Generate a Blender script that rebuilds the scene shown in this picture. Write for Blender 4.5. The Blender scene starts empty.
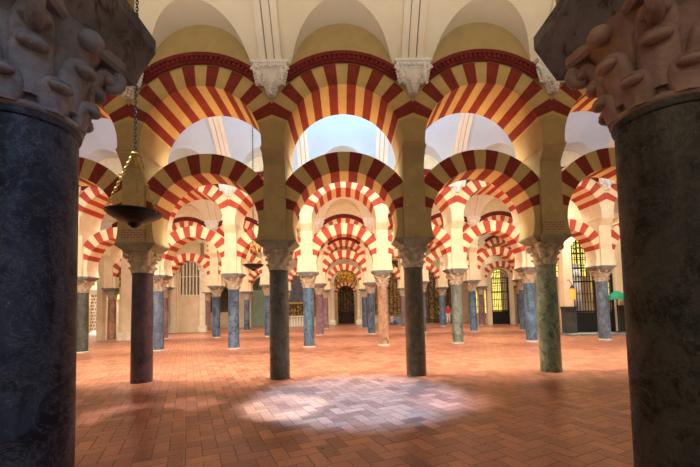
import bpy, math, random
from mathutils import Vector, Matrix
random.seed(7)
R = math.radians
PI = math.pi
SC = bpy.context.scene
COL = SC.collection

# ------------------------------------------------------------------ camera, world, lights, exposure
S = 3.1                      # spacing of columns in an arcade
X0 = -1.476                  # column just left of the central aisle
Y2, D = 8.046, 6.574         # second arcade, depth of a nave
ROWY = {1: 1.66, 2: Y2, 3: Y2 + D, 4: Y2 + 2*D, 5: Y2 + 3*D, 6: Y2 + 4*D}
def lane(k): return X0 + S*k

yaw, tilt, roll = 1.73e-2, 5.81e-2, -2.31e-2
def cam_rows():
    A = Matrix(((math.cos(yaw), -math.sin(yaw), 0), (math.sin(yaw), math.cos(yaw), 0), (0, 0, 1)))
    B = Matrix(((1, 0, 0), (0, math.cos(tilt), math.sin(tilt)), (0, -math.sin(tilt), math.cos(tilt))))
    C = Matrix(((math.cos(roll), 0, math.sin(roll)), (0, 1, 0), (-math.sin(roll), 0, math.cos(roll))))
    return C @ B @ A
rm = cam_rows()
cd = bpy.data.cameras.new('camera'); cam = bpy.data.objects.new('camera', cd); COL.objects.link(cam)
cd.sensor_width = 36; cd.lens = 18; cd.shift_y = 55.2/700; cd.clip_start = .05
rt, fw, up = rm[0], rm[1], rm[2]
m = Matrix(((rt[0], up[0], -fw[0]), (rt[1], up[1], -fw[1]), (rt[2], up[2], -fw[2]))).to_4x4()
m.translation = (.014, 0, 1.524)
cam.matrix_world = m
SC.camera = cam
SC.view_settings.view_transform = 'Standard'
SC.view_settings.look = 'None'
SC.view_settings.gamma = 1
SC.view_settings.use_curve_mapping = False
SC.view_settings.exposure = 0.2

w = bpy.data.worlds.new('world'); SC.world = w; w.use_nodes = True
bg = w.node_tree.nodes['Background']
bg.inputs[0].default_value = (1.0, .90, .74, 1); bg.inputs[1].default_value = .37

def area(name, loc, size, rot, color, power, spread=180):
    l = bpy.data.lights.new(name, 'AREA'); l.shape = 'RECTANGLE'; l.size, l.size_y = size
    l.color = color; l.energy = power; l.spread = R(spread)
    o = bpy.data.objects.new(name, l); o.location = loc; o.rotation_euler = rot; COL.objects.link(o)
    return o
def spot(name, loc, target, color, power, angle, blend, rad=.15, scale=(1, 1, 1)):
    l = bpy.data.lights.new(name, 'SPOT'); l.color = color; l.energy = power
    l.spot_size = R(angle); l.spot_blend = blend; l.shadow_soft_size = rad
    o = bpy.data.objects.new(name, l); o.location = loc
    o.rotation_euler = (Vector(target) - Vector(loc)).to_track_quat('-Z', 'Y').to_euler(); o.scale = scale
    COL.objects.link(o); return o
WARM, DAY, BLUE = (1, .70, .42), (.92, .95, 1), (.36, .70, 1)
# strips added for the daylight, hidden high behind each arcade wall: one throws down the nave, one up to the vault
for n, pw, pu, cu in ((2, 2100, 190, (.28, .62, 1)), (3, 1150, 120, DAY), (4, 1050, 105, DAY), (5, 540, 60, DAY)):
    y = ROWY[n] + .95
    area('nave_light', (0, y, 7.0), (26, .5), (R(5), 0, 0), (1, .93, .82), pw, 105)
    area('arch_light', (0, y + .05, 6.9), (26, .4), (R(50), 0, 0), (1, .95, .88), pw*.24, 110)  # extra strip added to brighten the arch faces
    area('vault_light', (0, y + .3, 7.25), (26, .5), (R(152), 0, 0), cu, pu)
area('near_vault_light', (0, 4.7, 6.15), (14, .6), (R(163), 0, 0), (1, .93, .78), 105, 160)  # fill added out of frame to brighten the near vault
area('centre_vault_fill', (.15, ROWY[2] + 1.3, 7.3), (2.6, .5), (R(152), 0, 0), (.04, .60, 1), 190)  # blue fill added for the centre vault bay, hidden behind the arcade wall
for k in (-1, 0, 1, 2):          # warm fills added unseen behind the piers to brighten the arch soffits
    l = bpy.data.lights.new('soffit_fill', 'POINT'); l.energy = 120; l.color = WARM; l.shadow_soft_size = .08
    o = bpy.data.objects.new('soffit_fill', l); o.location = (lane(k)*1.1, Y2 + 1.15, 4.0); COL.objects.link(o)
# pools of daylight on the floor by spots standing in for high windows
spot('floor_daylight', (.5, 5.2, 8.0), (.25, 6.3, 0), (.17, .45, 1), 16500, 29, .6, .1, (1, 1, 1))
spot('floor_daylight', (.3, 3.4, 7.2), (-1.0, 5.7, 0), (.5, .75, 1), 8000, 12, .5, .1)
spot('floor_daylight', (-.2, 3.4, 7.2), (1.7, 5.8, 0), (.7, .72, 1), 3200, 12, .8, .1)
spot('floor_daylight', (-2.6, 4.0, 7.6), (-3.5, 5.55, 0), (.8, .8, 1), 2600, 9, .6, .1)
spot('floor_daylight', (-2.6, 4.0, 7.6), (-2.6, 6.0, 0), (.8, .8, 1), 2000, 9, .7, .1)
spot('floor_daylight', (-1.6, 10.6, 7.6), (-1.49, 11.81, 0), (1, .95, .9), 2600, 4, .5, .05)
# spots added behind the camera to light the two nearest columns
spot('column_fill', (.8, -2.6, 5.2), (-1.5, 1.66, 1.2), (.18, .40, 1), 240, 26, .8, .12)
spot('column_fill', (-.6, -2.2, 4.6), (1.55, 1.66, 2.8), (1, .72, .48), 110, 22, .8, .12)
spot('column_fill', (.9, -2.2, 4.6), (-1.5, 1.66, 2.8), (.75, .85, 1), 60, 22, .8, .12)

# ------------------------------------------------------------------ node helpers
class V:
    nt = None
    def __init__(s, k): s.k = k
    @staticmethod
    def m(op, *a):
        n = V.nt.nodes.new('ShaderNodeMath'); n.operation = op
        for i, x in enumerate(a):
            if isinstance(x, V): V.nt.links.new(x.k, n.inputs[i])
            else: n.inputs[i].default_value = x
        return V(n.outputs[0])
    def __add__(s, o): return V.m('ADD', s, o)
    __radd__ = __add__
    def __sub__(s, o): return V.m('SUBTRACT', s, o)
    def __rsub__(s, o): return V.m('SUBTRACT', o, s)
    def __mul__(s, o): return V.m('MULTIPLY', s, o)
    __rmul__ = __mul__
    def __truediv__(s, o): return V.m('DIVIDE', s, o)
    def __lt__(s, o): return V.m('LESS_THAN', s, o)
    def __gt__(s, o): return V.m('GREATER_THAN', s, o)
def floor_(a): return V.m('FLOOR', a)
def mod_(a, b): return V.m('FLOORED_MODULO', a, b)
def abs_(a): return V.m('ABSOLUTE', a)
def min_(a, b): return V.m('MINIMUM', a, b)
def max_(a, b): return V.m('MAXIMUM', a, b)

class Mat:
    def __init__(s, name, rough=.8, spec=.3, metal=0):
        s.mat = bpy.data.materials.new(name); s.mat.use_nodes = True
        s.nt = s.mat.node_tree; V.nt = s.nt
        s.b = s.nt.nodes['Principled BSDF']
        s.b.inputs['Roughness'].default_value = rough
        s.b.inputs['Specular IOR Level'].default_value = spec
        s.b.inputs['Metallic'].default_value = metal
        s.tc = s.nt.nodes.new('ShaderNodeTexCoord')
    def xyz(s, which='Object'):
        n = s.nt.nodes.new('ShaderNodeSeparateXYZ'); s.nt.links.new(s.tc.outputs[which], n.inputs[0])
        return V(n.outputs[0]), V(n.outputs[1]), V(n.outputs[2])
    def noise(s, scale, detail=4, rough=.6, which='Object', stretch=None, dist=0):
        n = s.nt.nodes.new('ShaderNodeTexNoise'); n.inputs['Scale'].default_value = scale
        n.inputs['Detail'].default_value = detail; n.inputs['Roughness'].default_value = rough
        n.inputs['Distortion'].default_value = dist
        src = s.tc.outputs[which]
        oi = s.nt.nodes.new('ShaderNodeObjectInfo')
        add = s.nt.nodes.new('ShaderNodeVectorMath'); add.operation = 'ADD'
        s.nt.links.new(src, add.inputs[0]); s.nt.links.new(oi.outputs['Location'], add.inputs[1]); src = add.outputs[0]
        if stretch:
            mp = s.nt.nodes.new('ShaderNodeMapping'); mp.inputs['Scale'].default_value = stretch
            s.nt.links.new(src, mp.inputs[0]); src = mp.outputs[0]
        s.nt.links.new(src, n.inputs['Vector'])
        return V(n.outputs[0])
    def ramp(s, f, lo, hi):
        n = s.nt.nodes.new('ShaderNodeMapRange'); n.inputs[1].default_value = lo; n.inputs[2].default_value = hi
        s.nt.links.new(f.k, n.inputs[0]); return V(n.outputs[0])
    def mix(s, f, a, b, mode='MIX'):
        n = s.nt.nodes.new('ShaderNodeMix'); n.data_type = 'RGBA'; n.blend_type = mode
        if isinstance(f, V): s.nt.links.new(f.k, n.inputs[0])
        else: n.inputs[0].default_value = f
        for i, x in ((6, a), (7, b)):
            if isinstance(x, V): s.nt.links.new(x.k, n.inputs[i])
            else: n.inputs[i].default_value = (*x, 1)
        return V(n.outputs[2])
    def color(s, v): s.nt.links.new(v.k, s.b.inputs['Base Color'])
    def bump(s, h, strength=.3, dist=.02):
        n = s.nt.nodes.new('ShaderNodeBump'); n.inputs['Strength'].default_value = strength
        n.inputs['Distance'].default_value = dist
        s.nt.links.new(h.k, n.inputs['Height']); s.nt.links.new(n.outputs[0], s.b.inputs['Normal'])

def stone(name, a, b, scale=3, rough=.85, bump=.25, contrast=(.35, .65), detail=5, spec=.3, extra=None, stretch=None):
    M = Mat(name, rough, spec)
    n = M.noise(scale, detail, .62, stretch=stretch)
    c = M.mix(M.ramp(n, *contrast), a, b)
    if extra:
        n2 = M.noise(extra[1], 6, .7, dist=.6)
        c = M.mix(M.ramp(n2, extra[2], extra[3]), c, extra[0])
    M.color(c); M.bump(M.noise(scale*8, 4), bump, .01)
    return M.mat

def shaft_mat(name, a, b, veins, rough=.30, spec=.45):
    M = Mat(name, rough, spec)
    b = tuple(v*1.15 for v in b) if spec > .4 and sum(b) > sum(a) else b
    a = tuple(v*1.15 for v in a) if spec > .4 and sum(a) > sum(b) else a
    n = M.noise(3.2, 9, .74, stretch=(1, 1, .42), dist=.8)
    c = M.mix(M.ramp(n, .43, .57), a, b)
    dk = M.noise(5, 9, .8, dist=.3)
    c = M.mix(M.ramp(dk, .50, .60)*.85, c, tuple(v*.25 for v in a))
    v = M.noise(7, 8, .75, dist=1.5)
    line = M.ramp(abs_(v - .5), .016, .0)
    c = M.mix(line*.45, c, veins)
    sp = M.noise(38, 5, .75)
    c = M.mix(M.ramp(sp, .62, .70)*.8, c, veins)
    M.color(c); M.bump(M.noise(30, 5, .7), .5, .006)
    rr = M.ramp(dk, .4, .65)*.25 + rough
    M.nt.links.new(rr.k, M.b.inputs['Roughness'])
    return M.mat

def voussoir_mat(name, step, amin, rmax, red, cream, plain, brick=True):
    M = Mat(name, .85, .2)
    x, y, z = M.xyz()
    ang = V.m('ARCTAN2', z, x)*57.29578
    a = abs_(ang - 90)
    q = (a + step/2)/step
    par = mod_(floor_(q), 2.0)
    r = V.m('SQRT', x*x + z*z)
    isv = (a < 90 - amin)*(r < rmax)
    isr = par*isv
    fr = q - floor_(q)
    edge = min_(fr, 1 - fr)
    joint = (edge < .022)*isv
    n = M.noise(4, 5, .65); n2 = M.noise(26, 3)
    redc = M.mix(M.ramp(n, .35, .68), red, tuple(c*.68 for c in red))
    if brick:   # the red voussoirs are thin bricks laid on edge
        bl = mod_(fr*5, 1.0)
        redc = M.mix((bl < .14)*.35, redc, tuple(min(1, c*1.25 + .05) for c in red))
    creamc = M.mix(M.ramp(n, .3, .7), cream, tuple(c*.84 for c in cream))
    plainc = M.mix(M.ramp(n, .3, .7), plain, tuple(c*.86 for c in plain))
    c = M.mix(isv, plainc, creamc); c = M.mix(isr, c, redc); c = M.mix(joint*.5, c, (.25, .12, .06))
    c = M.mix(M.ramp(n2, .6, .8)*.25, c, tuple(v*.7 for v in plain))
    M.color(c); M.bump(n2, .2, .008)
    return M.mat

# ------------------------------------------------------------------ materials
RED_O, CRM_O, PLN_O = (.25, .034, .021), (.60, .43, .17), (.47, .355, .155)     # second arcade: ochre tone with its dim light put into the colour
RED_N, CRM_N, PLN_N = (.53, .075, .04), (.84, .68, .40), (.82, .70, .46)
MV = {
 'low_o': voussoir_mat('dim ochre voussoirs lower', 10.2, 14, 9, RED_O, CRM_O, PLN_O),
 'up_o': voussoir_mat('dim ochre voussoirs upper', 9, 20, 1.78, RED_O, CRM_O, PLN_O),
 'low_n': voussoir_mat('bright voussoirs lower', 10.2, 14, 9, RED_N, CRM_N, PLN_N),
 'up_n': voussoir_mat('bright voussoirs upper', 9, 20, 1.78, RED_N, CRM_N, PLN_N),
}
M_pier_o = stone('dim ochre pier plaster', (.46, .35, .15), (.35, .265, .11), 2.5)  # ochre tone, darkened for the dim light on the near piers
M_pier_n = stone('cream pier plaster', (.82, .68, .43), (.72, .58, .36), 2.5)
M_band = stone('red dentil paint', (.19, .02, .015), (.13, .015, .012), 5)
M_vault = stone('cream vault plaster', (.80, .745, .58), (.73, .67, .50), .8, bump=.08)
M_vault_b = stone('blue daylit vault plaster', (.56, .67, .74), (.50, .60, .67), .8, bump=.08)  # white vault plaster with blue daylight put into its colour
M_rib = stone('rib plaster', (.82, .76, .62), (.76, .70, .55), 1.5, bump=.08)
M_dark_line = stone('rib moulding grey', (.33, .30, .27), (.28, .26, .23), 3)
M_console = stone('white carved plaster', (.88, .86, .80), (.74, .71, .64), 12)
M_impost_o = stone('dark weathered impost stone', (.19, .18, .10), (.32, .27, .16), 6, bump=.5)
M_impost_blk = stone('blackened impost stone', (.07, .07, .08), (.19, .18, .18), 3, .7, .7, extra=((.05, .035, .025), 8, .52, .62))
M_impost_n = stone('grey impost stone', (.25, .24, .20), (.14, .14, .12), 5)
M_capital = stone('grey brown capital stone', (.60, .50, .32), (.34, .27, .17), 9, bump=.5)
M_capital_n = stone('pale capital stone', (.55, .43, .30), (.38, .29, .20), 7, bump=.5)
M_capital_l = stone('cool grey capital stone', (.30, .30, .33), (.15, .14, .155), 5, .6, .7, extra=((.20, .11, .05), 3, .52, .66))  # blue-grey stone, cooled and lightened in place of bluish light
M_capital_r = stone('rosy brown capital stone', (.36, .23, .18), (.20, .12, .09), 4, .6, .7, extra=((.34, .20, .07), 3, .52, .66))
M_wall = stone('sand wall plaster', (.74, .58, .38), (.60, .46, .28), 1.2, bump=.15)
M_stone_pale = stone('pale limestone', (.78, .68, .50), (.64, .54, .38), 3)
M_black = stone('black dado stone', (.03, .035, .03), (.06, .06, .05), 6, .5)
M_brick = None
def brick_mat():
    M = Mat('brick band', .9, .2)
    b = M.nt.nodes.new('ShaderNodeTexBrick'); mp = M.nt.nodes.new('ShaderNodeMapping')
    mp.inputs['Rotation'].default_value = (R(90), 0, 0)
    M.nt.links.new(M.tc.outputs['Object'], mp.inputs[0]); M.nt.links.new(mp.outputs[0], b.inputs[0])
    b.inputs['Color1'].default_value = (.30, .15, .07, 1); b.inputs['Color2'].default_value = (.36, .2, .1, 1)
    b.inputs['Mortar'].default_value = (.45, .36, .2, 1); b.inputs['Scale'].default_value = 1
    b.inputs['Brick Width'].default_value = .13; b.inputs['Row Height'].default_value = .052
    b.inputs['Mortar Size'].default_value = .008
    M.nt.links.new(b.outputs[0], M.b.inputs[0]); return M.mat
M_brick = brick_mat()
def metal(name, c, rough=.4, met=.9):
    M = Mat(name, rough, .5, met); M.b.inputs[0].default_value = (*c, 1)
    M.color(M.mix(M.ramp(M.noise(20, 3), .4, .7), c, tuple(v*.6 for v in c))); return M.mat
M_iron = metal('black iron', (.02, .02, .02), .5, .5)
M_bronze = metal('dark patinated bronze', (.016, .020, .010), .34, .6)
M_brass = metal('worn brass', (.62, .47, .12), .3, .9)
def plain(name, c, rough=.7, emit=0, ec=None, c2=None, scale=8):
    M = Mat(name, rough, .3); M.color(M.mix(M.ramp(M.noise(scale, 4), .4, .62), c, c2 or tuple(v*.75 for v in c)))
    if emit:
        M.b.inputs['Emission Color'].default_value = (*(ec or c), 1); M.b.inputs['Emission Strength'].default_value = emit
    return M.mat
M_glow = plain('lamplit chapel glass', (.8, .7, .2), .6, 1.0, (.95, .80, .16))
M_gold = plain('gilded carving', (.62, .38, .09), .45, 0, None, (.06, .03, .01), 5)
M_paint = plain('dark altar painting', (.05, .08, .14), .5, 0, None, (.16, .11, .07), 3)
M_wood = plain('dark wood', (.06, .035, .02), .5)
M_greendoor = plain('green grey door leaf', (.24, .30, .22), .6)
M_curtain = plain('grey white curtain', (.62, .60, .55), .9)
M_flame = plain('orange lantern glass', (.9, .2, .03), .4, 2.5, (1, .16, .02))
M_green = plain('green cloth', (.01, .22, .11), .7)

def floor_mat():
    M = Mat('herringbone terracotta', .42, .55)
    x, y, z = M.xyz()
    th = R(24); wd = .165
    u = (x*math.cos(th) + y*math.sin(th))/wd
    v = (y*math.cos(th) - x*math.sin(th))/wd
    i, j = floor_(u), floor_(v); fx, fy = u - i, v - j
    k = mod_(i - j, 4.0)
    k1 = (k > .5)*(k < 1.5); k2 = (k > 1.5)*(k < 2.5); hor = (k < 1.5)
    lu = hor*(fx + k1) + (1 - hor)*fx          # along x, 0..2 for horizontals, 0..1 for verticals
    lv = hor*fy + (1 - hor)*(fy + k2)
    wu = 1 + hor; wv = 2 - hor
    e = min_(min_(lu, wu - lu), min_(lv, wv - lv))
    ci = i - k1; cj = j - k2
    cb = M.nt.nodes.new('ShaderNodeCombineXYZ'); M.nt.links.new(ci.k, cb.inputs[0]); M.nt.links.new(cj.k, cb.inputs[1])
    wn = M.nt.nodes.new('ShaderNodeTexWhiteNoise'); M.nt.links.new(cb.outputs[0], wn.inputs[0])
    rnd = V(wn.outputs[0])
    n = M.noise(.5, 4); nf = M.noise(14, 5, .7)
    base = M.mix(rnd, (.165, .052, .028), (.49, .185, .09))
    base = M.mix((rnd > .86)*.6, base, (.26, .10, .06))
    base = M.mix(M.ramp(n, .4, .65)*.35, base, (.36, .12, .06))
    base = M.mix(M.ramp(nf, .5, .75)*.3, base, (.20, .06, .03))
    grout = M.ramp(e, .055, .02)
    base = M.mix(grout*.8, base, (.10, .045, .03))
    M.color(base)
    rr = M.ramp(nf, .3, .8)*.24 + .24 + grout*.2
    M.nt.links.new(rr.k, M.b.inputs['Roughness'])
    M.bump(M.ramp(e, .0, .09)*.6 + rnd*.35 + nf*.25, .35, .012)
    return M.mat
M_floor = floor_mat()

# ------------------------------------------------------------------ mesh helpers
class MB:
    def __init__(s): s.v = []; s.f = []; s.mi = []; s.cur = 0
    def add(s, vs, fs):
        b = len(s.v); s.v += [tuple(p) for p in vs]
        for f in fs: s.f.append(tuple(b + i for i in f)); s.mi.append(s.cur)
        return s
    def box(s, x0, x1, y0, y1, z0, z1):
        return s.frustum((x0, x1, y0, y1), z0, (x0, x1, y0, y1), z1)
    def frustum(s, a, z0, b, z1):
        vs = [(a[0], a[2], z0), (a[1], a[2], z0), (a[1], a[3], z0), (a[0], a[3], z0),
              (b[0], b[2], z1), (b[1], b[2], z1), (b[1], b[3], z1), (b[0], b[3], z1)]
        return s.add(vs, [(3, 2, 1, 0), (4, 5, 6, 7), (0, 1, 5, 4), (1, 2, 6, 5), (2, 3, 7, 6), (3, 0, 4, 7)])
    def lathe(s, prof, n=32, c=(0, 0, 0), cap=True):
        vs = []
        for r, z in prof:
            for i in range(n):
                a = 2*PI*i/n; vs.append((c[0] + r*math.cos(a), c[1] + r*math.sin(a), c[2] + z))
        fs = []
        for j in range(len(prof) - 1):
            for i in range(n):
                k = (i + 1) % n; fs.append((j*n + i, j*n + k, (j + 1)*n + k, (j + 1)*n + i))
        if cap: fs.append(tuple(range(n - 1, -1, -1))); fs.append(tuple(range((len(prof) - 1)*n, len(prof)*n)))
        return s.add(vs, fs)
    def tube(s, pts, r, n=8, closed=False):
        pts = [Vector(p) for p in pts]; vs = []; m_ = len(pts)
        for i, p in enumerate(pts):
            a = pts[(i - 1) % m_] if (closed or i > 0) else p
            b = pts[(i + 1) % m_] if (closed or i < m_ - 1) else p
            t = (b - a).normalized(); u = t.orthogonal().normalized() if abs(t.z) > .95 else t.cross(Vector((0, 0, 1))).normalized()
            if i and not closed:
                u = (pu - t*pu.dot(t)).normalized()
            pu = u; w_ = t.cross(u)
            rr = r[i] if isinstance(r, (list, tuple)) else r
            for k in range(n):
                q = 2*PI*k/n; vs.append(p + (u*math.cos(q) + w_*math.sin(q))*rr)
        fs = []
        for i in range(m_ if closed else m_ - 1):
            j = (i + 1) % m_
            for k in range(n):
                l = (k + 1) % n; fs.append((i*n + k, i*n + l, j*n + l, j*n + k))
        if not closed: fs.append(tuple(range(n - 1, -1, -1))); fs.append(tuple(range((m_ - 1)*n, m_*n)))
        return s.add(vs, fs)
    def blob(s, c, r, nu=10, nv=6, rot=None):
        vs = []; fs = []
        for j in range(nv + 1):
            t = PI*j/nv
            for i in range(nu):
                a = 2*PI*i/nu
                p = Vector((r[0]*math.sin(t)*math.cos(a), r[1]*math.sin(t)*math.sin(a), r[2]*math.cos(t)))
                if rot: p = rot @ p
                vs.append(p + Vector(c))
        for j in range(nv):
            for i in range(nu):
                k = (i + 1) % nu; fs.append((j*nu + i, (j + 1)*nu + i, (j + 1)*nu + k, j*nu + k))
        return s.add(vs, fs)
    def mesh(s, name, mats, smooth=None):
        me = bpy.data.meshes.new(name); me.from_pydata(s.v, [], s.f)
        for m_ in (mats if isinstance(mats, (list, tuple)) else [mats]): me.materials.append(m_)
        me.polygons.foreach_set('material_index', s.mi)
        me.validate()
        if smooth is not None:
            me.polygons.foreach_set('use_smooth', [True]*len(me.polygons))
            try: me.set_sharp_from_angle(angle=R(smooth))
            except Exception: pass
        me.update(); return me
    def build(s, name, mats, parent=None, smooth=None, loc=(0, 0, 0)):
        return link(name, s.mesh(name, mats, smooth), parent, loc)
def link(name, me, parent=None, loc=(0, 0, 0), rz=0):
    o = bpy.data.objects.new(name, me); o.location = loc; o.rotation_euler.z = rz
    COL.objects.link(o)
    if parent: o.parent = parent
    return o
def tag(o, label, cat, group=None):
    o['label'] = label; o['category'] = cat; o['kind'] = 'thing'
    if group: o['group'] = group
    return o
def empty(name, loc, label, cat, group=None, rz=0):
    o = link(name, None, None, loc, rz); o.empty_display_size = .2
    return tag(o, label, cat, group)
def struct(o): o['kind'] = 'structure'; return o

# ------------------------------------------------------------------ setting: floor, vaults, walls
f = MB().box(-19, 24, -7, 40, -.3, 0).build('floor', M_floor); struct(f)

ZS, HB, VP_ = 6.95, 2.15, .98                      # vault springing and rise
LR, LZ, LS = 1.10, 6.78, .05             # lunette radius, centre height, slope
def nave_vault_mesh(y0, y1):
    """one bay (x from -S/2 to S/2) of a groined vault between two arcade walls"""
    a = (y1 - y0)/2
    zb = lambda t: ZS + HB*max(0, 1 - (1 - t/a)**2)**VP_
    mb = MB(); nx, n1, n2 = 36, 10, 12
    for side in (0, 1):
        cols = []
        xs = [-S/2 + S*i/nx for i in range(nx + 1)]
        for x in xs:
            zl0 = LZ + math.sqrt(max(0, LR*LR - x*x)) if abs(x) < LR else -9
            ys = 0
            if zl0 > ZS:
                lo, hi = 0, a
                for _ in range(40):
                    mid = (lo + hi)/2
                    if zb(mid) < zl0 + LS*mid: lo = mid
                    else: hi = mid
                ys = lo
            col = []
            for i in range(n1 + 1):
                t = ys*i/n1; col.append((x, t, max(zl0 + LS*t, ZS)))
            for i in range(1, n2 + 1):
                q = 1 - math.cos(PI/2*i/n2)
                t = ys + (a - ys)*q; col.append((x, t, zb(t)))
            cols.append(col)
        vs = []; n = n1 + n2 + 1
        for c in cols:
            for x, t, z in c: vs.append((x, (y0 + t) if side == 0 else (y1 - t), z))
        fs = []
        for i in range(nx):
            for j in range(n - 1):
                q = (i*n + j, i*n + j + 1, (i + 1)*n + j + 1, (i + 1)*n + j)
                fs.append(q if side == 0 else q[::-1])
        mb.add(vs, fs)
        # roof slab skin above so the shell has a back
    return mb
def rib_mesh(y0, y1):
    a = (y1 - y0)/2; yc = (y0 + y1)/2; mb = MB(); n = 30
    def strip(x0, x1, d0, d1, mi):
        mb.cur = mi; vs = []
        pr = lambda u: Vector((yc - a*math.cos(u), ZS + HB*max(0, math.sin(u)**2)**VP_))
        for i in range(n + 1):
            t = PI*i/n; e = 1e-3
            tn = (pr(min(PI, t + e)) - pr(max(0, t - e))).normalized()
            for d in (d0, d1):
                p = pr(t); y = p.x + tn.y*d; z = p.y - tn.x*d
                y = min(max(y, yc - a - .01), yc + a + .01)
                vs += [(x0, y, z), (x1, y, z)]
        fs = []
        for i in range(n):
            b = i*4; c = b + 4
            fs += [(b + 2, b + 3, c + 3, c + 2), (b, c, c + 1, b + 1), (b, b + 2, c + 2, c), (b + 1, c + 1, c + 3, b + 3)]
        fs += [(0, 1, 3, 2), (n*4, n*4 + 2, n*4 + 3, n*4 + 1)]
        mb.add(vs, fs)
    strip(-.24, -.10, -.03, .09, 0); strip(.10, .24, -.03, .09, 0)
    strip(-.10, -.075, -.03, .045, 1); strip(.075, .10, -.03, .045, 1); strip(-.075, .075, -.03, .06, 0)
    return mb
NX = range(-5, 6)
vault_rows = {1: (ROWY[1] + .6, ROWY[2] - .6), 2: (ROWY[2] + .6, ROWY[3] - .6), 3: (ROWY[3] + .6, ROWY[4] - .6),
              4: (ROWY[4] + .6, ROWY[5] - .6), 5: (ROWY[5] + .6, ROWY[6] - .1)}
nb = 0
for n_, (ya, yb) in vault_rows.items():
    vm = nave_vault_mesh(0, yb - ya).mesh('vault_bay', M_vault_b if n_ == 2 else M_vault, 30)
    rm_ = rib_mesh(0, yb - ya).mesh('vault_rib', [M_rib, M_dark_line], 40)
    kr = range(-3, 4) if n_ == 1 else range(-5, 6)
    for k in kr:
        nb += 1
        struct(link('ceiling', vm, None, (lane(k) + S/2, ya, 0)))
        struct(link('trim_%d' % nb, rm_, None, (lane(k), ya, 0)))

def wall_open(name, x0, x1, y, th, h, holes, mat, z0=0, kind=True):
    """wall in the xz plane with arched holes (xc, half width, z of arch centre, sill z)"""
    xs = {x0, x1}
    for xc, hw, zc, zs in holes:
        for i in range(25): xs.add(round(xc - hw*math.cos(PI*i/24), 5))
    xs = sorted(x for x in xs if x0 <= x <= x1)
    mb = MB()
    for a, b in zip(xs, xs[1:]):
        if b - a < 1e-5: continue
        mid = (a + b)/2; hole = None
        for H_ in holes:
            if abs(mid - H_[0]) < H_[1]: hole = H_
        if not hole: mb.frustum((a, b, y, y + th), z0, (a, b, y, y + th), h); continue
        xc, hw, zc, zs = hole
        za = zc + math.sqrt(max(0, hw*hw - (a - xc)**2)); zb_ = zc + math.sqrt(max(0, hw*hw - (b - xc)**2))
        mb.add([(a, y, za), (b, y, zb_), (b, y, h), (a, y, h), (a, y + th, za), (b, y + th, zb_), (b, y + th, h), (a, y + th, h)],
               [(0, 1, 2, 3), (7, 6, 5, 4), (0, 4, 5, 1), (3, 2, 6, 7)])
        if zs > z0 + .01: mb.box(a, b, y, y + th, z0, zs)
    return struct(mb.build(name, mat)) if kind else mb

# far wall (sixth line) with the central doorway
yw = ROWY[6]
wall_open('wall_back', -19, 24, yw, .6, 9.6, [(.2, 1.15, 4.15, 0), (-7.75, 1.35, 3.6, 0), (-12.2, 1.0, 3.6, 1.5)], M_wall)
# chapel screens closing parts of the fourth and fifth arcades
def infill(name, k, y, holes):
    """masonry panel filling the horseshoe opening of bay k"""
    xc0 = lane(k) + S/2
    def top(x): return 3.46 + math.sqrt(max(0, 1.165**2 - (x - xc0)**2))
    xs = {xc0 - 1.08, xc0 + 1.08}
    for i in range(1, 32): xs.add(round(xc0 - 1.08 + 2.16*i/32, 5))
    for xc, hw, zc, zs in holes:
        for i in range(17): xs.add(round(xc - hw*math.cos(PI*i/16), 5))
    xs = sorted(xs); mb = MB()
    for a, b in zip(xs, xs[1:]):
        if b - a < 1e-5: continue
        mid = (a + b)/2; hole = None
        for H_ in holes:
            if abs(mid - H_[0]) < H_[1]: hole = H_
        za = zb_ = 0
        if hole:
            xc, hw, zc, zs = hole
            za = zc + math.sqrt(max(0, hw*hw - (a - xc)**2)); zb_ = zc + math.sqrt(max(0, hw*hw - (b - xc)**2))
            if zs > .01: mb.box(a, b, y, y + .3, 0, zs)
        ta, tb = top(a), top(b)
        mb.add([(a, y, za), (b, y, zb_), (b, y, tb), (a, y, ta), (a, y + .3, za), (b, y + .3, zb_), (b, y + .3, tb), (a, y + .3, ta)],
               [(0, 1, 2, 3), (7, 6, 5, 4), (0, 4, 5, 1), (3, 2, 6, 7)])
    return struct(mb.build(name, M_wall))
wall_open('wall_left', -19, lane(-4) - .46, ROWY[4] - .2, .4, 9.3, [(-15.5, .85, 3.2, 0)], M_wall)
infill('wall_infill', -4, ROWY[4] - .1, [])
wall_open('wall_left_far', -19, lane(-3) - .46, ROWY[5] - .2, .4, 9.3, [(-12.1, .8, 4.75, 2.85)], M_wall)
infill('wall_infill_gate', 4, ROWY[5] - .1, [(12.47, .72, 3.75, 0)])
wall_open('wall_right_far', lane(5) + .46, 24, ROWY[5] - .2, .4, 9.3, [], M_wall)
wall_open('wall_right', 11.0, 24, 17.3, .4, 9.3, [(12.05, .72, 4.1, 0), (13.22, .42, 4.2, 0)], M_wall)
struct(MB().box(-19.3, -19, 1, 40, 0, 9.6).build('wall_side', M_wall))
struct(MB().box(24, 24.3, 1, 40, 0, 9.6).build('wall_side_right', M_wall))
struct(MB().box(-19, 24, 39.7, 40, 0, 9.6).build('wall_beyond', M_wall))
struct(MB().box(-19, 24, yw, 40, 9.6, 9.7).build('ceiling_beyond', M_vault))

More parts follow.
